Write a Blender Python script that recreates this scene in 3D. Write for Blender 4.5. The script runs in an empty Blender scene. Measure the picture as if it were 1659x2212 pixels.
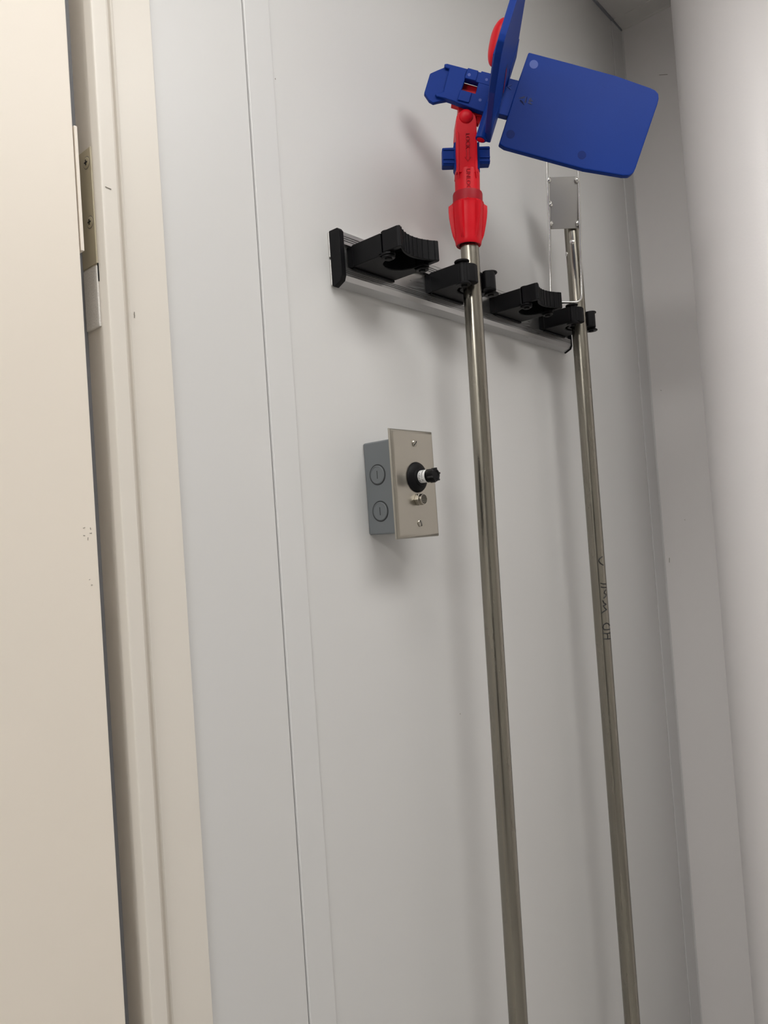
import bpy, bmesh, math, random
from mathutils import Vector, Matrix
random.seed(7)
S = bpy.context.scene
COL = S.collection

# ------------------------------------------------------------------ camera
CAM = Vector((0, -.535, 1.5)); FPX = 1594.73
_y, _p, _r = math.radians(41.0885), math.radians(1.5657), math.radians(-4.0023)
FWD = Vector((math.cos(_y)*math.cos(_p), math.sin(_y)*math.cos(_p), math.sin(_p)))
_r0 = Vector((math.sin(_y), -math.cos(_y), 0)); _u0 = _r0.cross(FWD)
RGT = math.cos(_r)*_r0 + math.sin(_r)*_u0
UPV = -math.sin(_r)*_r0 + math.cos(_r)*_u0
cd = bpy.data.cameras.new('camera'); cam = bpy.data.objects.new('camera', cd); COL.objects.link(cam)
m3 = Matrix((RGT, UPV, -FWD)).transposed()
cam.matrix_world = Matrix.Translation(CAM) @ m3.to_4x4()
cd.sensor_fit = 'VERTICAL'; cd.sensor_height = 36; cd.lens = FPX*36/2212
cd.clip_start = .01
S.camera = cam

# ------------------------------------------------------------------ world, exposure
w = bpy.data.worlds.new('world'); S.world = w; w.use_nodes = True
w.node_tree.nodes['Background'].inputs[0].default_value = (.75, .8, .9, 1)
w.node_tree.nodes['Background'].inputs[1].default_value = .02
S.view_settings.view_transform = 'Standard'; S.view_settings.look = 'None'
S.view_settings.gamma = 1; S.view_settings.use_curve_mapping = False
S.view_settings.exposure = 0.0
LAMPS = [  # flat ceiling panels: centre, size, emission
    ((.10, -.37, 2.446), (.60, .24), 7.5, 'flat ceiling light panel close to the door wall'),
    ((-1.1, -.55, 2.446), (.60, .50), 20.5, 'flat ceiling light panel at the far left of the room'),
    ((.56, -.88, 2.446), (.70, .46), 8.6, 'flat ceiling light panel in front of the round column'),
]

# ------------------------------------------------------------------ materials
def mat(name, col, rough=.5, metal=0, bump=0, bscale=300, var=0, vscale=8, spec=.5, aniso=None, coat=0):
    m = bpy.data.materials.new(name); m.use_nodes = True
    nt = m.node_tree; b = nt.nodes['Principled BSDF']
    b.inputs['Base Color'].default_value = (*col, 1); b.inputs['Roughness'].default_value = rough
    b.inputs['Metallic'].default_value = metal; b.inputs['Specular IOR Level'].default_value = spec
    b.inputs['Coat Weight'].default_value = coat
    tc = nt.nodes.new('ShaderNodeTexCoord')
    if bump:
        n = nt.nodes.new('ShaderNodeTexNoise'); n.inputs['Scale'].default_value = bscale; n.inputs['Detail'].default_value = 3
        bp = nt.nodes.new('ShaderNodeBump'); bp.inputs['Strength'].default_value = bump; bp.inputs['Distance'].default_value = .001
        nt.links.new(tc.outputs['Object'], n.inputs['Vector']); nt.links.new(n.outputs['Fac'], bp.inputs['Height'])
        nt.links.new(bp.outputs['Normal'], b.inputs['Normal'])
    if var:
        n = nt.nodes.new('ShaderNodeTexNoise'); n.inputs['Scale'].default_value = vscale; n.inputs['Detail'].default_value = 5
        src = tc.outputs['Object']
        if aniso:
            mp = nt.nodes.new('ShaderNodeMapping'); mp.inputs['Scale'].default_value = aniso
            nt.links.new(src, mp.inputs['Vector']); src = mp.outputs['Vector']
        nt.links.new(src, n.inputs['Vector'])
        mx = nt.nodes.new('ShaderNodeMix'); mx.data_type = 'RGBA'
        mx.inputs[6].default_value = (*[c*(1-var) for c in col], 1); mx.inputs[7].default_value = (*[min(1, c*(1+var)) for c in col], 1)
        nt.links.new(n.outputs['Fac'], mx.inputs[0]); nt.links.new(mx.outputs[2], b.inputs['Base Color'])
        if metal:
            mr = nt.nodes.new('ShaderNodeMapRange'); mr.inputs[1].default_value = .3; mr.inputs[2].default_value = .7
            mr.inputs[3].default_value = rough*.75; mr.inputs[4].default_value = min(1, rough*1.35)
            nt.links.new(n.outputs['Fac'], mr.inputs[0]); nt.links.new(mr.outputs[0], b.inputs['Roughness'])
    return m
def emit(name, col, st):
    m = bpy.data.materials.new(name); m.use_nodes = True; nt = m.node_tree
    e = nt.nodes.new('ShaderNodeEmission'); e.inputs[0].default_value = (*col, 1); e.inputs[1].default_value = st
    nt.links.new(e.outputs[0], nt.nodes['Material Output'].inputs[0]); return m
M = dict(
 panel=mat('panel_white', (.71, .703, .695), .38, bump=.03, bscale=120, var=.012, vscale=5),
 strip=mat('strip_white', (.72, .715, .71), .38),
 wallr=mat('return_wall', (.86, .83, .82), .45, bump=.05, bscale=150),
 column=mat('column_paint', (.86, .83, .83), .36, bump=.16, bscale=260, var=.015, vscale=6),
 ceil=mat('ceiling_paint', (.76, .74, .71), .6),
 floor=mat('floor_grey', (.55, .54, .52), .5, var=.08, vscale=4),
 roomw=mat('room_wall', (.82, .81, .79), .6),
 cream=mat('door_cream', (.87, .795, .70), .42, bump=.03, bscale=200, var=.012, vscale=7),
 frame=mat('frame_cream', (.80, .75, .68), .36, bump=.04, bscale=220, var=.012, vscale=9),
 olive=mat('hinge_paint', (.56, .50, .36), .35, bump=.05, bscale=260),
 highlight_clip=mat('highlight_clip_white', (.80, .77, .73), .35, bump=.6, bscale=700),  # near-white for the added jamb highlight and one gasket clip
 gasket=mat('gasket_grey', (.28, .29, .32), .5),
 alu=mat('aluminium', (.50, .50, .50), .36, metal=1, var=.06, vscale=40, aniso=(1, 20, 20)),
 alud=mat('aluminium_groove', (.12, .12, .12), .5, metal=1),
 black=mat('black_plastic', (.0042, .0042, .0052), .42, bump=.05, bscale=900, spec=.16),
 rubber=mat('black_rubber', (.0045, .0045, .0056), .5, bump=.08, bscale=700, spec=.16),
 red=mat('red_plastic', (.62, .006, .016), .38, bump=.04, bscale=800, spec=.22),
 redd=mat('red_ring', (.34, .006, .016), .45, spec=.25),
 blue=mat('blue_plastic', (.005, .033, .230), .42, bump=.05, bscale=600, var=.05, vscale=20, spec=.11),
 blued=mat('blue_disc', (.004, .020, .15), .42, spec=.10),
 bluel=mat('blue_disc_matt', (.060, .10, .36), .6),
 navy=mat('engraving_navy', (.006, .012, .07), .5),
 steel=mat('pole_steel', (.30, .28, .24), .25, metal=1, var=.13, vscale=26, aniso=(3, 3, .35)),
 steelw=mat('wire_steel', (.70, .69, .67), .26, metal=1),
 plates=mat('brushed_plate', (.40, .385, .365), .33, metal=1),
 cover=mat('brushed_cover', (.44, .415, .365), .30, metal=1),
 boxg=mat('box_grey', (.155, .168, .178), .42, metal=0, bump=.03, bscale=500),
 boxd=mat('box_groove', (.03, .033, .035), .6),
 label=mat('label_white', (.82, .82, .82), .5),
 ink=mat('ink_black', (.012, .012, .013), .5),
 brass=mat('nickel', (.48, .45, .40), .28, metal=1),
 mesh=mat('grille_dark', (.05, .045, .035), .5, metal=.6),
 scuff=mat('scuff_grey', (.30, .27, .23), .7),
 lampf=mat('lamp_frame', (.8, .8, .8), .4),
 dark=mat('streak_door_dark', (.05, .05, .055), .5),  # colour of the door added to darken the pole reflections
)

# ------------------------------------------------------------------ mesh helpers
def obj(name, bm, m, parent=None, smooth=35, loc=None):
    me = bpy.data.meshes.new(name)
    bmesh.ops.recalc_face_normals(bm, faces=bm.faces[:])
    o = bpy.data.objects.new(name, me); COL.objects.link(o)
    base = Vector((0, 0, 0))
    if parent is not None:
        p = parent
        while p is not None:
            base += p.location; p = p.parent
    if loc is not None:
        o.location = Vector(loc) - base; base = Vector(loc)
    if base.length: bmesh.ops.translate(bm, verts=bm.verts[:], vec=-base)
    bm.to_mesh(me); bm.free()
    me.materials.append(M[m])
    if smooth:
        for p in me.polygons: p.use_smooth = True
        me.set_sharp_from_angle(angle=math.radians(smooth))
        wn = o.modifiers.new('weighted_normal', 'WEIGHTED_NORMAL'); wn.keep_sharp = True; wn.weight = 100; wn.mode = 'FACE_AREA'
    if parent is not None: o.parent = parent
    return o
def tag(o, label, cat, group=None, kind=None):
    o['label'] = label; o['category'] = cat
    if group: o['group'] = group
    if kind: o['kind'] = kind
    return o
def thing(name, label, cat, loc, group=None, kind=None):
    o = bpy.data.objects.new(name, None); COL.objects.link(o); o.location = loc; o.empty_display_size = .05
    return tag(o, label, cat, group, kind)
def struct(name, label, cat, bm, m, smooth=35):
    return tag(obj(name, bm, m, None, smooth), label, cat, None, 'structure')
def NB(): return bmesh.new()
def bevel(bm, geom_edges, off, seg=2):
    if off: bmesh.ops.bevel(bm, geom=geom_edges, offset=off, segments=seg, profile=.5, affect='EDGES', clamp_overlap=True)
def box(bm, x0, x1, y0, y1, z0, z1, bev=0, seg=2):
    t = NB()
    bmesh.ops.create_cube(t, size=1)
    for v in t.verts:
        v.co = Vector(((x0+x1)/2+v.co.x*(x1-x0), (y0+y1)/2+v.co.y*(y1-y0), (z0+z1)/2+v.co.z*(z1-z0)))
    bevel(t, t.edges[:], bev, seg); merge(bm, t); return bm
def merge(bm, t):
    me = bpy.data.meshes.new('tmp'); t.to_mesh(me); t.free(); bm.from_mesh(me); bpy.data.meshes.remove(me)
def prism(bm, pts, vec, bev=0, seg=2, holes=None):
    "closed polygon (3D points) swept by vec"
    t = NB(); vec = Vector(vec)
    a = [t.verts.new(Vector(p)) for p in pts]
    f = t.faces.new(a)
    r = bmesh.ops.extrude_face_region(t, geom=[f])
    nv = [g for g in r['geom'] if isinstance(g, bmesh.types.BMVert)]
    bmesh.ops.translate(t, verts=nv, vec=vec)
    bmesh.ops.recalc_face_normals(t, faces=t.faces[:])
    bevel(t, t.edges[:], bev, seg)
    merge(bm, t); return bm
def prism_z(bm, pts2, z0, z1, bev=0, seg=2):
    return prism(bm, [(x, y, z0) for x, y in pts2], (0, 0, z1-z0), bev, seg)
def frame_of(axis):
    a = Vector(axis).normalized(); h = Vector((0, 0, 1)) if abs(a.z) < .9 else Vector((1, 0, 0))
    x = h.cross(a).normalized(); return x, a.cross(x), a
def lathe(bm, prof, origin, axis, n=32, mod=None, cap=True):
    "prof: (radius, height along axis)"
    t = NB(); x, y, a = frame_of(axis); O = Vector(origin); rings = []
    for r, h in prof:
        ring = []
        for k in range(n):
            th = 2*math.pi*k/n; rr = r*(mod(th, h) if mod else 1)
            ring.append(t.verts.new(O+a*h+x*rr*math.cos(th)+y*rr*math.sin(th)))
        rings.append(ring)
    for i in range(len(rings)-1):
        for k in range(n):
            t.faces.new((rings[i][k], rings[i][(k+1) % n], rings[i+1][(k+1) % n], rings[i+1][k]))
    if cap:
        t.faces.new(rings[0][::-1]); t.faces.new(rings[-1])
    merge(bm, t); return bm
def cyl(bm, p0, p1, r, n=24, r2=None, bev=0):
    p0, p1 = Vector(p0), Vector(p1); L = (p1-p0).length; r2 = r if r2 is None else r2
    if bev: pr = [(r-bev, 0), (r, bev), (r2, L-bev), (r2-bev, L)]
    else: pr = [(r, 0), (r2, L)]
    return lathe(bm, pr, p0, p1-p0, n)
def tube(bm, path, r, n=10, closed=False):
    path = [Vector(p) for p in path]; t = NB(); rings = []; N = len(path); prev = None
    for i, p in enumerate(path):
        if closed: d = path[(i+1) % N]-path[i-1]
        else: d = path[min(i+1, N-1)]-path[max(i-1, 0)]
        d.normalize()
        x = frame_of(d)[0] if prev is None else (prev-d*prev.dot(d)).normalized()
        prev = x; y = d.cross(x)
        rings.append([t.verts.new(p+x*r*math.cos(2*math.pi*k/n)+y*r*math.sin(2*math.pi*k/n)) for k in range(n)])
    for i in range(N if closed else N-1):
        A, B = rings[i], rings[(i+1) % N]
        for k in range(n): t.faces.new((A[k], A[(k+1) % n], B[(k+1) % n], B[k]))
    if not closed: t.faces.new(rings[0][::-1]); t.faces.new(rings[-1])
    merge(bm, t); return bm
def ball(bm, c, r, sc=(1, 1, 1), rot=None, u=24, v=14):
    t = NB(); bmesh.ops.create_uvsphere(t, u_segments=u, v_segments=v, radius=r)
    mt = Matrix.Diagonal((*sc, 1))
    if rot is not None: mt = rot.to_4x4() @ mt
    bmesh.ops.transform(t, matrix=Matrix.Translation(Vector(c)) @ mt, verts=t.verts[:]); merge(bm, t); return bm
def W(px, py, Z):
    "point at depth Z along the optical axis (design aid for the tilted mop head)"
    return CAM + Z*(FWD + (px-829.5)/FPX*RGT - (py-1106)/FPX*UPV)
def text_bm(txt, size, origin, xdir, ydir, depth=.0003):
    "letters as a mesh; xdir reading direction, ydir letter-up direction"
    cu = bpy.data.curves.new('lettering', 'FONT'); cu.body = txt; cu.size = size; cu.extrude = depth/2
    cu.align_x = 'CENTER'; cu.align_y = 'CENTER'; cu.resolution_u = 3
    to = bpy.data.objects.new('lettering_tmp', cu); COL.objects.link(to)
    dg = bpy.context.evaluated_depsgraph_get(); me = bpy.data.meshes.new_from_object(to.evaluated_get(dg))
    bpy.data.objects.remove(to); bpy.data.curves.remove(cu)
    t = NB(); t.from_mesh(me); bpy.data.meshes.remove(me)
    x = Vector(xdir).normalized(); y = Vector(ydir).normalized(); z = x.cross(y)
    mt = Matrix((x, y, z)).transposed().to_4x4()
    bmesh.ops.transform(t, matrix=Matrix.Translation(Vector(origin)) @ mt, verts=t.verts[:]); return t

# ================================================================== STRUCTURE
CEIL = 2.448; XR = 1.4173; XL = -2.6; YF = -2.7
# ---- floor, ceiling, far walls (closed room, only seen in reflections)
struct('floor', 'grey smooth floor of the small room', 'floor', box(NB(), XL, XR, YF, .12, -.05, 0), 'floor')
struct('ceiling', 'off-white flat ceiling panel above the corner', 'ceiling', box(NB(), XL, XR, YF, .0, CEIL, CEIL+.06), 'ceil')
struct('wall_left', 'plain pale wall on the far left of the room', 'wall', box(NB(), XL-.08, XL, YF, .12, 0, CEIL), 'roomw')
struct('wall_front', 'plain pale wall behind the viewpoint', 'wall', box(NB(), XL, XR, YF-.08, YF, 0, CEIL), 'roomw')
wr = struct('wall_right', 'narrow grey-white return wall behind the round column', 'wall', box(NB(), XR, XR+.06, YF, 0, 0, CEIL), 'wallr')
# ---- back wall: sandwich panels with a cover strip over the joint
wb = thing('wall_back', 'white sandwich panel wall with a vertical joint strip', 'wall', (.8, 0, 0), kind='structure')
obj('panel', box(NB(), .345, .4578, 0, .06, 0, CEIL, .0008), 'panel', wb)
obj('panel', box(NB(), .4917, 1.3700, 0, .06, 0, CEIL, .0008), 'panel', wb)
prof = [(.4586, .02), (.4586, -.0016), (.4592, -.0021), (.4910, -.0013), (.4916, -.0008), (.4916, .02)]
obj('joint_strip', prism_z(NB(), prof, 0, CEIL), 'strip', wb, smooth=20)
obj('panel', box(NB(), XL, -.75, 0, .06, 0, CEIL, .0008), 'panel', wb)
obj('panel', box(NB(), -.75, .345, 0.0, .06, 2.12, CEIL, .0008), 'panel', wb)
for x, z in ((.7275, 1.2744), (.4948, 1.9588)):
    obj('mark', ball(NB(), (x, 0, z), .0006, (1, .3, 1.5), None, 8, 6), 'scuff', wb)
for p, q in (((-.0209, 1.7339), (-.0225, 1.7330)), ((-.0463, 1.4846), (-.0470, 1.4830)), ((-.0120, 1.4133), (-.0113, 1.4044)), ((-.0659, 2.3274), (-.0811, 2.3212))):
    obj('mark', tube(NB(), [(XR-.0001, *p), (XR-.0001, *q)], .0005, 5), 'scuff', wr)
# ---- corner trims
t1 = NB(); prism_z(t1, [(1.3714, .04), (1.3714, -.0010), (1.3718, -.0014), (1.4140, -.0016), (1.4160, -.0028), (1.4164, -.0040), (XR, -.0040), (XR, .04)], 0, CEIL)
struct('trim_1', 'slim vertical corner strip where the panel wall meets the return wall', 'trim', t1, 'strip', 20)
t2 = NB()
prism(t2, [(XR-.040, -.001, CEIL), (XR-.040, -.001, CEIL-.0014), (XR-.0040, -.001, CEIL-.0018), (XR-.0014, -.001, CEIL-.0030), (XR-.0010, -.001, CEIL-.0045), (XR, -.001, CEIL-.0045), (XR, -.001, CEIL)], (0, YF+.05, 0))
struct('trim_2', 'thin angle strip between ceiling and return wall', 'trim', t2, 'ceil', 20)
t3 = NB(); box(t3, .36, XR-.002, -.0035, -.0002, CEIL-.0045, CEIL-.0002)
struct('trim_3', 'dark narrow sealant joint between ceiling and panel wall', 'trim', t3, 'gasket', 0)
d2 = thing('streak_door', 'added dark door in the unseen left wall, for the dark streak in the poles', 'door', (XL, -2.05, 0), kind='structure')  # unseen door, added to put a dark streak in the pole reflections
obj('leaf', box(NB(), XL, XL+.03, -2.60, -1.50, 0, 2.10, .002), 'dark', d2)  # leaf and handle of the added unseen door
obj('streak_door_handle', cyl(NB(), (XL+.03, -1.60, 1.02), (XL+.08, -1.60, 1.02), .011, 16), 'steelw', d2)
# ---- round column in front of the return wall
cc = NB(); cyl(cc, (1.2840, -0.2642, 0), (1.2840, -0.2642, CEIL), 0.12, 128)
struct('column', 'thick white painted round column at the right edge', 'column', cc, 'column')

# ---- door frame (pressed steel profile) and door leaf
fr = thing('door_frame', 'cream steel door frame with a beaded edge, between door and white wall', 'door frame', (.3, 0, 0), kind='structure')
prof = [(.3537, .0), (.3537, -.0022), (.3532, -.0027), (.3190, -.0030), (.3172, -.0036), (.3160, -.0030), (.3148, -.0012), (.3130, -.0004),
        (.3106, -.0004), (.3100, -.0026), (.3098, -.0072), (.3092, -.0080), (.2985, -.0084), (.2968, -.0079), (.2959, -.0068), (.2945, -.0012),
        (.2940, .0002), (.2940, .05), (.27, .05), (.27, .10), (.345, .10), (.345, .0)]
obj('jamb', prism_z(NB(), prof, 0, 2.16), 'frame', fr, smooth=28)
obj('head', box(NB(), -.75, .292, -.008, .10, 2.09, 2.16, .002), 'frame', fr)
pl = [(-.7, .0), (-.7, -.008), (-.75, -.008), (-.75, -.002), (-.81, -.002), (-.81, 0)]
obj('jamb', prism_z(NB(), pl, 0, 2.16), 'frame', fr)
gk = NB(); prism_z(gk, [(.294, .0225), (.2865, .0255), (.2855, .031), (.2865, .036), (.294, .038)], 0, 2.08)
g = obj('gasket', gk, 'gasket', fr); g['label'] = 'grey rubber gasket in the door rebate'
for z in (1.447, 1.332, 1.210):
    obj('gasket_clip', box(NB(), .2842, .288, .0225, .034, z-.0035, z+.0035, .0005), 'black', g)
obj('gasket_clip', box(NB(), .2842, .2876, .0225, .034, 1.452, 1.474, .0005), 'highlight_clip', g)
pdm = NB(); box(pdm, .2922, .2941, .0004, .0215, 1.676, 1.7245, .0008)  # white slab added to imitate a bright highlight on the jamb
pd = obj('rebate_highlight', pdm, 'highlight_clip', fr); pd['label'] = 'rough white slab added as a bright highlight on the jamb below the hinge'
obj('shadow_gap', box(NB(), .2934, .2942, -.0002, .0007, 1.712, 1.7262), 'black', fr)
for x0, z0, x1, z1, yy in [(.2990, 1.7855, .3040, 1.7850, -.0086), (.3208, 1.6915, .3206, 1.6865, -.0033), (.3205, 1.690, .3209, 1.688, -.0033)]:
    obj('scuff', tube(NB(), [(x0, yy, z0), (x1, yy, z1)], .0003, 5), 'scuff', fr)
dr = thing('door_1', 'cream painted door leaf at the left edge, nearly closed', 'door', (.2, 0, 0), kind='structure')
obj('leaf', box(NB(), -.69, .2768, -.0058, .036, .01, 2.085, .0012), 'cream', dr)
hg = NB(); box(hg, .2928, .2941, .0003, .0225, 1.7262, 1.8192, .0005)
hinge = obj('hinge', hg, 'olive', dr); hinge['label'] = 'olive painted hinge leaf on the jamb'
obj('knuckle', box(NB(), .2775, .2800, -.0062, .012, 1.7305, 1.8275, .0003), 'cream', hinge)
for z in (1.8082, 1.7605):
    s = NB(); lathe(s, [(.0044, 0), (.0044, .0004), (.0034, .0007), (0.001, .0007)], (.2928, .0065, z), (-1, 0, 0), 20)
    so = obj('screw', s, 'olive', hinge)
    s = NB(); lathe(s, [(.0052, 0), (.0052, .00012)], (.2928, .0065, z), (-1, 0, 0), 20); obj('screw_rim', s, 'scuff', hinge)
    s = NB(); box(s, .2917, .2924, .0060, .0070, z-.0022, z+.0022); box(s, .2917, .2924, .0043, .0087, z-.0005, z+.0005); obj('screw_recess', s, 'ink', hinge)
for k in range(9):   # small scuffs near the door edge
    bx_, bz = random.choice([(.272, 1.517), (.268, 1.521), (.270, 1.511), (.2695, 1.478)])
    a = random.uniform(0, 3.1); L = random.uniform(.0008, .0022)
    x0, z0 = bx_+random.uniform(-.003, .003), bz+random.uniform(-.003, .003)
    obj('scuff', tube(NB(), [(x0, -.0059, z0), (x0+L*math.cos(a), -.0059, z0+L*math.sin(a))], .00022, 5), 'scuff', dr)

# ---- ceiling lamps (light comes from here)
def lamp(loc, size, power, label):
    x, y, z = loc; a, b = size
    t = thing('ceiling_light', label, 'lamp', (x, y, z), 'ceiling light panels')
    f = NB()
    for s in (-1, 1):
        box(f, x-a/2-.03, x+a/2+.03, y+s*(b/2+.015)-.015, y+s*(b/2+.015)+.015, z-.012, z+.002, .002)
        box(f, x+s*(a/2+.015)-.015, x+s*(a/2+.015)+.015, y-b/2, y+b/2, z-.012, z+.002, .002)
    obj('frame', f, 'lampf', t)
    d = NB(); box(d, x-a/2, x+a/2, y-b/2, y+b/2, z-.007, z+.001)
    n = 'diffuser_%d' % int(100*x); M[n] = emit(n, (1, .985, .955), power); obj('diffuser', d, n, t, smooth=0)
for L in LAMPS: lamp(*L)

# ================================================================== TOOL RAIL
RZ0, RZ1, RYF = 1.7610, 1.8185, -.0155
rail = thing('tool_rail', 'aluminium tool holder rail with black end caps, screwed to the white wall', 'rail', (.81, 0, 1.7898))
X0, X1 = .5605, 1.0665
prof = [(0, RZ0+.002), (-.0035, RZ0), (RYF+.0025, RZ0+.0045), (RYF, RZ0+.0095), (RYF, RZ0+.0185), (-.011, RZ0+.0190), (-.011, RZ1-.0150), (RYF, RZ1-.0145),
        (RYF, RZ1-.003), (RYF+.002, RZ1-.0005), (0, RZ1)]
obj('extrusion', prism(NB(), [(X0, y, z) for y, z in prof], (X1-X0, 0, 0)), 'alu', rail, smooth=20)
for z in (RZ0+.0165, RZ0+.0146, RZ0+.0127, RZ1-.0063, RZ1-.0086, RZ1-.0109):
    g = NB(); box(g, X0, X1, RYF-.0002, RYF+.001, z-.00035, z+.00035); obj('groove', g, 'alud', rail, smooth=0)
    g = NB(); box(g, X0, X1, RYF-.0004, RYF+.001, z+.00035, z+.00075); obj('ridge', g, 'alu', rail, smooth=0)
for xa, xb in ((.5540, .5612), (1.0662, 1.0690)):
    pc = [(-.0022, RZ0+.0005), (-.0045, RZ0-.0012), (RYF+.001, RZ0+.0035), (RYF-.0012, RZ0+.0085), (RYF-.0012, RZ1-.002), (RYF+.001, RZ1+.0012), (-.0022, RZ1+.0012)]
    c = obj('end_cap', prism(NB(), [(xa, y, z) for y, z in pc], (xb-xa, 0, 0), .0006), 'black', rail)
    c['label'] = 'black plastic end cap'
for za, zb in ((RZ0+.001, RZ0+.0285), (RZ0+.031, RZ1+.0005)):
    obj('wall_spacer', box(NB(), .5536, .562, -.0026, 0, za, zb, .0007), 'steelw', rail)

# ================================================================== HOLDERS
HZ0, HZ1 = 1.7800, 1.8030
def holder(cx, gripping, label, group):
    t = thing('tool_holder', label, 'tool holder', (cx, RYF, HZ0), group)
    hw = .0345; yb = RYF-.0006; yc = -.060; ru = .0205
    pts = [(cx-hw, yb-.004), *([(cx-hw, -.0610), (cx-hw+.003, -.0685), (cx-hw+.0085, -.0700), (cx-ru, -.0665)] if gripping else [(cx-hw, -.0600), (cx-ru, -.0600)])]
    for k in range(0, 13):
        a = math.pi - math.pi*k/12
        pts.append((cx+ru*math.cos(a), yc+ru*math.sin(a)*1.05))
    pts += [*([(cx+ru, -.0665), (cx+hw-.0085, -.0700), (cx+hw-.003, -.0685), (cx+hw, -.0610)] if gripping else [(cx+ru, -.0600), (cx+hw, -.0600)]), (cx+hw, yb-.004), (cx+hw-.002, yb-.003), (cx-hw+.002, yb-.003)]
    obj('body', prism_z(NB(), pts, HZ0, HZ1, .0008, 1), 'black', t, smooth=30)
    obj('rail_clip', box(NB(), cx-hw+.002, cx+hw-.002, yb-.004, -.0112, RZ0+.0195, RZ1-.0155, .0006), 'black', t)
    obj('foot', box(NB(), cx-hw+.004, cx+hw, yb-.0030, yb, RZ0+.0172, RZ0+.0205, .0004), 'black', t)
    for s in (-1, 1):
        px_, py_ = cx+s*.0278, -.0635
        b = NB(); cyl(b, (px_, py_, HZ0-.0012), (px_, py_, HZ1+.0008), .0068 if gripping else .0048, 24, bev=.0005)
        qx = px_+s*(.0018 if gripping else 0)
        cyl(b, (qx, py_, HZ1+.0004), (qx, py_, HZ1+(.0026 if gripping else .0018)), .0088 if gripping else .0062, 24, bev=.0006)
        cyl(b, (qx, py_, HZ0-.0028), (qx, py_, HZ0-.0006), .0088 if gripping else .0070, 24, bev=.0006)
        pv = obj('pivot', b, 'black', t)
        b = NB(); cyl(b, (px_, py_, HZ0-.0044), (px_, py_, HZ0-.0026), .0040, 6, bev=.0004); obj('screw_head', b, 'rubber', pv)
    if not gripping:
        z0, z1 = HZ0+.0028, HZ1+.0012
        def fy(x): return -.0840 + .0095*(1-(x/.031)**2)**1 if abs(x) < .031 else -.0840
        out = [(cx-.0340, -.0618), (cx-.0338, -.0812), (cx-.0322, -.0838)]
        xs = [-.031+.062*k/16 for k in range(17)]
        out += [(cx+x, fy(x)) for x in xs]
        out += [(cx+.0322, -.0838), (cx+.0338, -.0812), (cx+.0340, -.0618), (cx+.0285, -.0618)]
        out += [(cx+x*.88, fy(x)+.0040) for x in xs[::-1]]
        out += [(cx-.0285, -.0618)]
        o = obj('grip_pad', prism_z(NB(), out, z0, z1, .0005, 1), 'rubber', t, smooth=30)
        wb_ = NB(); box(wb_, cx-.0285, cx+.0285, -.0745, -.0605, z1-.004, z1-.0015); box(wb_, cx-.0200, cx+.0200, -.0606, -.0385, z1-.004, z1-.0025); obj('web', wb_, 'rubber', o)
        for s in (-1, 1):
            obj('hinge_tab', box(NB(), cx+s*.0278-.0046, cx+s*.0278+.0046, -.0720, -.0618, z0+.004, z1-.0006, .001), 'rubber', o)
        for s in (-1, 1):
            l = [(cx+s*.0345, -.0560), (cx+s*.0345, -.0660), (cx+s*.0320, -.0700), (cx+s*.0275, -.0715), (cx+s*.0225, -.0690), (cx+s*.0205, -.0640), (cx+s*.0205, -.0560)]
            obj('lug', prism_z(NB(), l, HZ0, HZ0+.0024, .0003, 1), 'black', t)
        for k in range(9):
            x = -.0275+.055*k/8
            obj('rib', box(NB(), cx+x-.0005, cx+x+.0005, fy(x)-.0007, fy(x)+.002, z0+.0006, z1-.0002, .0002, 1), 'rubber', o)
    else:
        z0, z1 = HZ0+.0008, HZ1-.0008
        for s in (-1, 1):
            loop = [(.0300, -.0590), (.0320, -.0660), (.0285, -.0715), (.0205, -.0745), (.0130, -.0735), (.0098, -.0690), (.0110, -.0645), (.0165, -.0600), (.0215, -.0570)]
            obj('grip_flap', prism_z(NB(), [(cx+s*a, b) for a, b in loop], z0, z1, .0012, 2), 'rubber', t)
        arc = []
        for k in range(0, 21):
            a = math.pi*1.12 - math.pi*1.24*k/20; arc.append((cx+.0150*math.cos(a), -.0565+.0150*math.sin(a)))
        for k in range(20, -1, -1):
            a = math.pi*1.12 - math.pi*1.24*k/20; arc.append((cx+.0114*math.cos(a), -.0565+.0114*math.sin(a)))
        obj('grip_band', prism_z(NB(), arc, z0, z1), 'rubber', t)
    return t
G = 'tool holders on the aluminium rail'
holder(.6030, False, 'empty black tool holder next to the left end cap of the rail', G)
holder(.7370, True, 'black tool holder gripping the pole of the red and blue mop', G)
holder(.8775, False, 'empty black tool holder between the two gripped poles', G)
holder(1.0090, True, 'black tool holder gripping the pole with the wire frame', G)

# ================================================================== FLAT MOP (pole, red joint, blue folding frame)
ZH = .877; PX = ZH/FPX
PT = Vector((.7370, -.0565, 1.834)); PB = Vector((.7020, -.0565, .05))
mop = thing('flat_mop', 'steel pole flat mop with red joint and folded blue frame hanging head up', 'mop', PB)
d_ = (PT-PB).normalized()
obj('pole', cyl(NB(), PB, PT+d_*.012, .0109, 48), 'steel', mop)
HX = (RGT*.99982 + UPV*(-.019)).normalized(); HY = (UPV*.99982 + RGT*.019*-1).normalized(); HX = HY.cross(-FWD).normalized()*1
HZ = -FWD
HO = W(1012.2, 530, ZH)
def H(px, py, d=0):
    "head frame: px to the right of the socket axis, image row, d px towards the viewer"
    return W(1012.2+px-.019*(530-py), py, ZH-d*PX)
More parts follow.
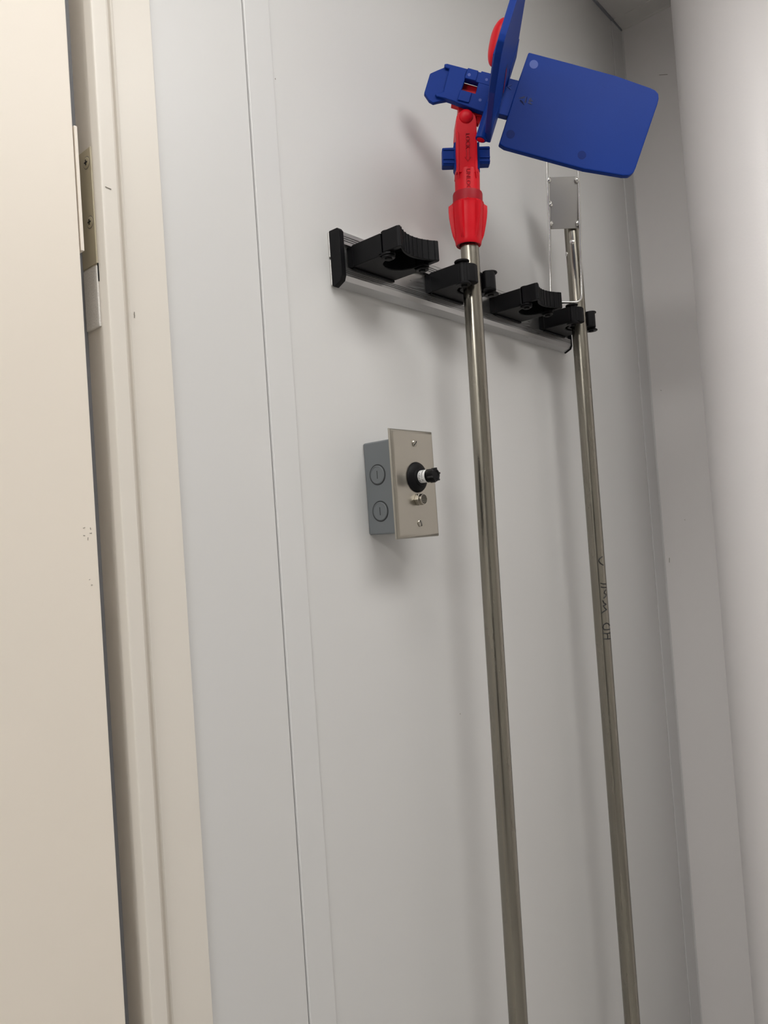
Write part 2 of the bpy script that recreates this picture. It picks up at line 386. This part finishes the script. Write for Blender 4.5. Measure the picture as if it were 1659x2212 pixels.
# socket (threaded cone), ring and neck
cone = NB()
def ribmod(th, h):
    y = h/PX
    if y < 8 or y > 84: return 1
    k = min(1, (y-8)/14)
    c = abs((((th+.33)/(2*math.pi)*6) % 1)-.5)*2    # 1 at rib centre
    dip = -.12*k*(1 if y > 52 else max(.55, 1-(52-y)/30))
    e = min(1, max(0, (c-.74)/.10)); return 1 + dip*(1-e) + .115*k*e
pf = [(19.5, 9), (20.5, 0), (26, -1.5), (27.5, 1), (28, 6), (29, 10), (30.5, 20), (32.5, 32), (34.5, 44), (36.5, 58), (37.5, 72), (37.5, 83), (34.5, 88), (31, 90)]
lathe(cone, [(r*PX, h*PX) for r, h in pf], HO, HY, 160, ribmod)
soc = obj('threaded_socket', cone, 'red', mop, smooth=30)
ring = NB(); lathe(ring, [(31*PX, 86*PX), (32*PX, 90*PX), (32*PX, 108*PX), (31*PX, 111*PX), (27*PX, 112*PX)], HO, HY, 64); obj('collar_ring', ring, 'redd', mop)
nub = NB(); ball(nub, H(0, 428, 32), 2*PX); obj('index_mark', nub, 'red', soc)
neck = NB(); lathe(neck, [(26.8*PX, 108*PX), (26.8*PX, 152*PX), (26.0*PX, 158*PX), (22*PX, 161*PX)], HO, HY, 64)
fork = NB()
merge(fork, neck)
pts = [(-23.5, 372), (-22, 352), (-23, 330), (-22.5, 300), (-24, 285), (-22, 262)]
for k in range(9):
    a = math.pi - math.pi*k/8; pts.append((22*math.cos(a), 258-22*math.sin(a)))
pts += [(22.5, 262), (22.5, 285), (23, 320), (23, 352), (23.5, 372)]
prism(fork, [H(a, b, 24) for a, b in pts], -HZ*48*PX, 2.5*PX, 2)
for s in (-1, 1):
    prism(fork, [H(s*16.5, 288, 22), H(s*22, 284, 22), H(s*22.5, 366, 22), H(s*19, 386, 20), H(s*17, 366, 22)], HZ*4.2*PX, 1*PX, 1)
fk = obj('fork', fork, 'red', mop, smooth=32)
bt = NB(); ball(bt, H(0, 251, 24), 15*PX, (1, 1, .55), Matrix((HX, HY, HZ)).transposed()); obj('pivot_button', bt, 'red', fk)
for txt, py, sz, dd in (('LOCK', 304, 12.5, 25), ('UNLOCK', 390, 12.5, 26.9)):
    o = obj('lettering', text_bm(txt, sz*PX, H(2, py, dd), -HY, HX, 1.4*PX), 'redd', fk, smooth=0); o['label'] = 'moulded word ' + txt
ar = NB()
tube(ar, [H(-1, 322, 24.6), H(-1, 340, 24.6)], .7*PX, 5); tube(ar, [H(5, 322, 24.6), H(5, 340, 24.6)], .7*PX, 5)
tube(ar, [H(-4, 339, 24.6), H(2, 348, 24.6), H(8, 339, 24.6)], .7*PX, 5)
obj('arrow_mark', ar, 'redd', fk)
# blue lock slider through the fork
sl = NB()
for a, b, c, d in ((-53, -23, 319, 357), (22.5, 50, 316, 353)):
    prism(sl, [H(a, c, 8), H(b, c-1, 8), H(b, d, 8), H(a, d+1, 8)], -HZ*22*PX, 1.5*PX, 1)
    for q in (c+3, (c+d)/2+4, d-6):
        prism(sl, [H(a+2, q, 8), H(b, q, 8), H(b, q+3, 8), H(a+2, q+3, 8)], HZ*2.2*PX, .6*PX, 1)
for a, b in ((-27.5, -22), (22, 27.5)):
    prism(sl, [H(a, 308, 10), H(b, 305, 10), H(b, 372, 10), H(a, 362, 10)], -HZ*26*PX, 1*PX, 1)
obj('lock_slider', sl, 'blue', mop)
# red cross joint under the tongue
ZT = .858; TK = .0085
def Q(pts, Z): return [W(a, b, Z) for a, b in pts]
cj = NB()
prism(cj, Q([(991, 205), (1046, 220), (1040, 250), (990, 248)], ZT+TK+.001), FWD*.018, .0008, 1)
prism(cj, Q([(992, 176), (1064, 196), (1058, 218), (984, 199)], ZT+TK+.001), FWD*.010, .0008, 1)
prism(cj, Q([(1032, 232), (1050, 236), (1034, 268), (1028, 264)], ZT+TK+.003), FWD*.008, .0005, 1)
prism(cj, Q([(976, 219), (1000, 226), (998, 233), (975, 226)], ZT+TK+.001), FWD*.008, .0005, 1)
obj('cross_joint', cj, 'red', mop)
# blue wing facing the viewer, with its locking tongue
wing = NB()
pad_ = [(1142, 112), (1236, 137), (1331, 163), (1405, 189), (1416, 194), (1423, 202), (1424, 212), (1421, 224), (1374, 362), (1369, 373), (1360, 379), (1346, 379), (1262, 365), (1170, 340), (1090, 318), (1078, 310), (1096, 253), (1121, 172)]
prism(wing, Q(pad_, ZT), FWD*TK, .0016, 2)
prism(wing, Q([(1040, 153), (1122, 174), (1097, 251), (1020, 231)], ZT+.0004), FWD*(TK+.001), .0006, 1)
tip = [(929, 158), (945, 151), (962, 144), (985, 150), (966, 216), (948, 219), (936, 222), (927, 217), (916, 201)]
prism(wing, Q(tip, ZT+.0032), FWD*.0062, .0012, 2)
prism(wing, Q([(960, 138), (966, 137), (1012, 149), (988, 221), (962, 212), (943, 208), (940, 203), (951, 201), (958, 198), (971, 148), (961, 145)], ZT), FWD*TK, .0006, 1)
prism(wing, Q([(1008, 148), (1066, 163), (1060, 186), (1001, 169)], ZT), FWD*TK, .0005, 1)
prism(wing, Q([(994, 194), (1056, 209), (1046, 242), (984, 220)], ZT), FWD*TK, .0005, 1)
prism(wing, Q([(1011, 146), (1034, 152.5), (1028, 174.5), (1004, 168)], ZT-.0018), FWD*.004, .0005, 1)
prism(wing, Q([(994.5, 193), (1019.5, 200), (1013, 221.5), (988.5, 215)], ZT-.0018), FWD*.004, .0005, 1)
wg = obj('frame_wing', wing, 'blue', mop, smooth=32); wg['label'] = 'blue mop frame wing facing the viewer'
for a, b, r, m in ((1153, 139, 9.3, 'bluel'), (1309, 181, 8, 'blue'), (1103, 290, 9.3, 'blued'), (1257, 335, 9.3, 'blued'), (1013.5, 161.5, 3.4, 'bluel'), (1051, 172, 3, 'bluel'), (999, 205, 3, 'blue'), (1037, 216, 3.2, 'bluel')):
    zz = ZT-.0018 if a in (1013.5, 999) else ZT
    e = NB(); cyl(e, W(a, b, zz)+FWD*.001, W(a, b, zz)-FWD*.00012, r*ZT/FPX, 28); obj('moulding_mark', e, m, wg)
# recycling mark with PP
A1 = (RGT*.29+UPV*.957).normalized(); C1 = (RGT*.957-UPV*.29).normalized()
em = NB(); tri = [(1119, 213), (1139, 207), (1134, 228)]
for i in range(3):
    p, q, o3 = Vector(tri[i]), Vector(tri[(i+1) % 3]), Vector(tri[(i+2) % 3])
    mid = (p+q+o3)/3
    def ins(v, k): return v+(mid-v)*k
    pl2 = [ins(p.lerp(q, .10), 0), ins(p.lerp(q, .62), 0), ins(p.lerp(q, .62), -.12), ins(p.lerp(q, .80), .14), ins(p.lerp(q, .62), .42), ins(p.lerp(q, .62), .30), ins(p.lerp(q, .2), .30)]
    tube(em, [W(v.x, v.y, ZT) for v in pl2], .0004, 5)
t_ = text_bm('PP', 13*ZT/FPX, W(1147, 219, ZT-.0002), A1, -C1, .0003); merge(em, t_)
o = obj('recycling_mark', em, 'navy', wg, smooth=0); o['label'] = 'engraved recycling triangle with the letters PP'
e = NB(); tube(e, [W(1101, 182+2*k, ZT) + C1*(.0022*math.cos(k*1.1)) for k in range(6)], .0004, 5); obj('moulding_mark', e, 'bluel', wg)
# hinge tube with red pin
ZA = .851
hb, ht = W(1038.5, 302, ZA), W(1097, 112, ZA)
tb = NB(); cyl(tb, hb, ht, 12.5*ZA/FPX, 32, bev=.0006); hbp = obj('hinge_tube', tb, 'blue', mop)
ax = (hb-ht).normalized()
pn = NB(); cyl(pn, hb-ax*.02, hb+ax*.0005, 8.6*ZA/FPX, 28, bev=.0002); obj('hinge_pin', pn, 'red', mop)
# second wing, folded towards the viewer (seen almost edge-on)
N0 = W(1077, 104, .694); R0 = W(1050, 311, ZA); AV = (-ax)
BV = (N0-R0); BV = (BV-AV*BV.dot(AV)).normalized(); LB = .158; WA = .110
NV = AV.cross(BV).normalized()
if NV.dot(RGT) < 0: NV = -NV
def K(b, a, n=0): return R0 + BV*b + AV*a + NV*n
w2 = NB()
cs = [(.016, .003), (.10, .0), (.140, .006), (.150, .009), (.157, .016), (.158, .022), (.158, WA-.022), (.157, WA-.016), (.150, WA-.009), (.140, WA-.006), (.10, WA), (.016, WA-.003)]
prism(w2, [K(b, a, -.0035) for b, a in cs], NV*.007, .0012, 2)
prism(w2, [K(b, a, -.0022) for b, a in [(-.004, .004), (.030, .004), (.030, .040), (-.004, .040)]], NV*.0062, .001, 1)
prism(w2, [K(b, a, -.0022) for b, a in [(-.004, .072), (.030, .072), (.030, .108), (-.004, .108)]], NV*.0062, .001, 1)
prism(w2, [K(b, a, -.0075) for b, a in [(.05, .018), (.125, .022), (.125, .088), (.05, .092)]], NV*.006, .001, 1)
ww = obj('frame_wing', w2, 'blue', mop, smooth=32); ww['label'] = 'blue mop frame wing folded towards the viewer, seen edge-on'
st = NB(); prism(st, [K(b, a, .0036) for b, a in [(.018, .046), (.070, .046), (.070, .052), (.018, .052)]], NV*.0002); obj('slot', st, 'navy', ww, smooth=0)
st = NB(); prism(st, [K(b, a, .0037) for b, a in [(.024, .0475), (.066, .0475), (.066, .0487), (.024, .0487)]], NV*.0003); obj('latch_line', st, 'red', ww, smooth=0)
# red foot pedal on the outer side of that wing
pdl = NB(); rp = Matrix((NV, AV, BV)).transposed()
ball(pdl, (0, 0, 0), 1, u=32, v=32)
for v in pdl.verts:
    x, z, y = v.co                       # y along the wing
    k = .5*(1+y)                         # 0 bottom, 1 top
    rr = math.sqrt(max(1e-9, x*x+z*z)); want = (1-abs(y)**(4 if y < 0 else 2.2))**.5 if abs(y) < 1 else 0
    q = want/rr if rr > 1e-4 else 0
    wdt = .62+.42*math.sin(min(1, k)*math.pi*.62)
    v.co = Vector((x*q*.0100*wdt, y*.0250, z*q*.015*wdt))
bmesh.ops.transform(pdl, matrix=Matrix.Translation(K(.086, .0605, -.0100)) @ rp.to_4x4(), verts=pdl.verts[:])
obj('foot_pedal', pdl, 'red', mop)

# ================================================================== POLE WITH WIRE FRAME
P2T = Vector((1.0150, -.056, 1.960)); P2B = Vector((1.0090, -.056, .05))
wt = thing('wire_frame_tool', 'steel pole tool with a welded wire frame and plate on top', 'cleaning tool', P2B)
obj('pole', cyl(NB(), P2B, P2T, .0110, 48), 'steel', wt)
ZW = 1.076
def Wq(a, b, dz=0): return W(a, b, ZW+dz+min(0, (b-490)*.0001))
loop = []
def corner(p0, c, p1, n=6):
    return [p0*(1-t)**2+c*2*t*(1-t)+p1*t*t for t in [k/n for k in range(n+1)]]
V2 = lambda a, b: Vector((a, b))
cs = [(V2(1182, 345-130), None), ]
path2 = [V2(1182.5, 400), V2(1187, 500)] + corner(V2(1189.5, 636), V2(1190, 653), V2(1204, 653)) + corner(V2(1240, 653), V2(1257, 653), V2(1256.5, 634)) + [V2(1254.5, 560), V2(1251, 420), V2(1249, 360)] \
      + corner(V2(1246.5, 262), V2(1246, 246), V2(1232, 246)) + corner(V2(1195, 246), V2(1180, 246), V2(1180.5, 262)) + [V2(1181.5, 345)]
obj('wire_loop', tube(NB(), [Wq(p.x, p.y) for p in path2], .0019, 12, closed=True), 'steelw', wt)
pp = NB(); prism(pp, [Wq(1187, 383, .0005), Wq(1250, 381, .0005), Wq(1252, 493, .0005), Wq(1190, 494.5, .0005)], FWD*.0015, .0004, 1)
obj('plate', pp, 'plates', wt)
for a, b in ((1186, 389), (1188.5, 441), (1190, 484), (1246.5, 388), (1248, 482)):
    wl = NB(); ball(wl, Wq(a, b, -.0008), .0034, (1, 1.3, .8), m3, 12, 8)
    for v in wl.verts: v.co += Vector((random.uniform(-1, 1), random.uniform(-1, 1), random.uniform(-1, 1)))*.00045
    obj('weld', wl, 'steelw', wt)
for a, b, r in ((1228, 524, .0030), (1251, 531, .0030), (1220.5, 546, .0026)):
    rv = NB(); ctr = Vector((1.0148, -.056, 0)); p = W(a, b, 1.082); dirv = Vector((p.x-ctr.x, p.y-ctr.y, 0)).normalized()
    if a == 1220.5: dirv = (-RGT*.98-FWD*.15); dirv.z = 0; dirv.normalize()
    if a == 1251: dirv = (RGT*.85-FWD*.5); dirv.z = 0; dirv.normalize()
    if a == 1228: dirv = (-RGT*.35-FWD*.93); dirv.z = 0; dirv.normalize()
    base = Vector((ctr.x, ctr.y, p.z))+dirv*.0106
    lathe(rv, [(r*1.25, 0), (r*1.25, .0006), (r*.9, .0014), (r*.3, .0019)], base, dirv, 16); obj('rivet', rv, 'steelw', wt)
# marker writing on the pole: strokes wrapped round the tube (u = mm across the tube, v = mm up the pole)
a0 = math.atan2(-.535+.056, -1.01) ; RP = .0111
def S2(uu, vv, z0=1.325):
    ang = a0 + .02 + 1.45*uu/RP/1000.; z = z0+vv/1000.
    cx_ = P2B.x+(P2T.x-P2B.x)*(z-P2B.z)/(P2T.z-P2B.z)
    return (cx_+RP*math.cos(ang), P2B.y+RP*math.sin(ang), z)
letters = {
 'H': [[(0, 0), (4, -.6), (9, -1)], [(0, 8), (4, 7), (9, 7.4)], [(4.6, -.5), (5, 3.5), (4.4, 7.2)]],
 'D': [[(1.6, 13), (5, 12.6), (9, 12.6)], [(1.6, 13), (.6, 16), (1.5, 20), (4, 22), (7, 21), (9, 18)]],
 'W': [[(.2, 37), (3, 39.5), (6, 41.5), (3.6, 44), (2.6, 47.5), (6, 49), (3.5, 51), (2.4, 55)]],
 'a': [[(3.4, 58), (5.5, 60), (7, 63), (4.5, 65), (5.5, 68), (7, 70)]],
 'l': [[(1.6, 74.5), (4, 73.5), (8, 73)]], 'l ': [[(1.4, 80), (4, 78.6), (8, 78)]],
 'C': [[(5.6, 118), (2.4, 115.5), (1.4, 112), (3, 108), (6, 105.5)]],
}
for ch, strokes in letters.items():
    mk = NB()
    for s in strokes:
        fine = []
        for i in range(len(s)-1):
            for k in range(4):
                t = k/4; fine.append(S2(s[i][0]*(1-t)+s[i+1][0]*t, (s[i][1]*(1-t)+s[i+1][1]*t)))
        fine.append(S2(*s[-1])); tube(mk, fine, .00085, 6)
    o = obj('marker_letter', mk, 'ink', wt); o['label'] = 'handwritten black letter ' + ch.strip()

# ================================================================== SENSOR BOX
bx = thing('sensor_box', 'grey metal electrical box with steel cover and black sensor knob on the wall', 'electrical box', (.6120, 0, 1.548))
XB0, XB1, ZB0, ZB1 = .5862, .6380, 1.4978, 1.5970
obj('box_body', box(NB(), XB0, XB1, -.0452, 0, ZB0, ZB1, .0022, 3), 'boxg', bx)
for y, z in ((-.0185, 1.5612), (-.0190, 1.5224)):
    k = NB(); lathe(k, [(.0112, 0), (.0112, .00025)], (XB0, y, z), (-1, 0, 0), 40); ko = obj('knockout', k, 'boxd', bx)
    k = NB(); lathe(k, [(.0098, 0), (.0098, .0006), (.0088, .0011), (.0086, .0007), (.001, .0007)], (XB0, y, z), (-1, 0, 0), 40); obj('knockout_disc', k, 'boxg', ko)
    k = NB(); box(k, XB0-.0009, XB0, y-.0004, y+.0004, z-.0042, z+.0042); obj('pry_slot', k, 'boxd', ko)
PC = Vector((.6122, 0, 1.5490)); hw, hh = .0358, .0573; YP = -.0495
cv = NB(); rings = []
for d, y in ((0, -.0452), (0, -.0462), (.0008, -.0476), (.0022, -.0487), (.0045, YP)):
    rings.append([cv.verts.new((PC.x+sx*(hw-d), y, PC.z+sz*(hh-d))) for sx, sz in ((-1, -1), (1, -1), (1, 1), (-1, 1))])
for i in range(4):
    for k in range(4): cv.faces.new((rings[i][k], rings[i][(k+1) % 4], rings[i+1][(k+1) % 4], rings[i+1][k]))
cv.faces.new(rings[-1]); cv.faces.new(rings[0][::-1])
cover = obj('cover_plate', cv, 'cover', bx, smooth=30); cover['label'] = 'brushed steel cover plate'
for z, ang in ((1.5917, .75), (1.5068, 1.9)):
    s = NB(); lathe(s, [(.0036, 0), (.0036, .0006), (.0028, .0013), (.001, .0016)], (.6134, YP, z), (0, -1, 0), 24); sw = obj('screw', s, 'brass', bx)
    s = NB(); dx, dz = .0031*math.cos(ang), .0031*math.sin(ang); nx, nz = -dz*.16, dx*.16
    prism(s, [(.6134+dx+nx, YP-.0011, z+dz+nz), (.6134+dx-nx, YP-.0011, z+dz-nz), (.6134-dx-nx, YP-.0011, z-dz-nz), (.6134-dx+nx, YP-.0011, z-dz+nz)], (0, -.0006, 0)); obj('screw_slot', s, 'ink', sw, smooth=0)
SX, SZ = .6134, 1.5556
c = NB(); lathe(c, [(.0163, 0), (.0163, .0008), (.0155, .0022), (.0128, .0038), (.0098, .0048), (.0092, .0060), (.0070, .0064)], (SX, YP, SZ), (0, -1, 0), 48)
obj('collar', c, 'rubber', bx)
c = NB(); lathe(c, [(.0066, .004), (.0066, .0152), (.0070, .0155), (.0070, .0248), (.0062, .0258), (.0048, .0258), (.0044, .0250), (.001, .0250)], (SX, YP, SZ), (0, -1, 0), 40)
kn = obj('sensor_knob', c, 'black', bx)
for k in range(6):
    a = k*math.pi/3+.3; n_ = NB()
    cyl(n_, (SX+.0069*math.cos(a), YP-.0258, SZ+.0069*math.sin(a)), (SX+.0069*math.cos(a), YP-.0195, SZ+.0069*math.sin(a)), .0011, 8); obj('notch', n_, 'ink', kn)
c = NB(); lathe(c, [(.0067, .0062), (.00674, .0064), (.00674, .0151), (.0067, .0153)], (SX, YP, SZ), (0, -1, 0), 40, cap=False)
lb = obj('paper_label', c, 'label', kn); lb['label'] = 'white printed paper label'
for i, (txt, yy) in enumerate((('PR Digital Th', .0082), ('SF 1709600', .0118))):
    t = text_bm(txt, .0028, (0, 0, 0), (1, 0, 0), (0, 1, 0), .00004)
    for v in t.verts:
        a = math.pi*.96 - v.co.x/.0068 ; y_ = YP-yy-(-v.co.y)*-1
        v.co = Vector((SX+(.00678+v.co.z)*math.cos(a), YP-yy+v.co.y, SZ+(.00678+v.co.z)*math.sin(a)))
    obj('print', t, 'ink', lb, smooth=0)
FXc, FZc = .6128, 1.5318
c = NB(); cyl(c, (FXc, YP, FZc), (FXc, YP-.0045, FZc), .0068, 6, bev=.0004); fit = obj('vent_fitting', c, 'brass', bx, smooth=20)
c = NB(); lathe(c, [(.0058, .0042), (.0058, .0075), (.0055, .0082), (.0050, .0082), (.0049, .0078), (.001, .0078)], (FXc, YP, FZc), (0, -1, 0), 32); obj('fitting_rim', c, 'brass', fit)
c = NB(); lathe(c, [(.0049, .0078), (.0049, .0080)], (FXc, YP, FZc), (0, -1, 0), 24); gr = obj('grille', c, 'mesh', fit)
c = NB()
for i in range(-4, 5):
    for j in range(-4, 5):
        x, z = i*.00115+(j % 2)*.0005, j*.00105
        if x*x+z*z < .0045**2: ball(c, (FXc+x, YP-.0080, FZc+z), .00042, (1, .6, 1), None, 6, 4)
obj('grille_wire', c, 'brass', fit)
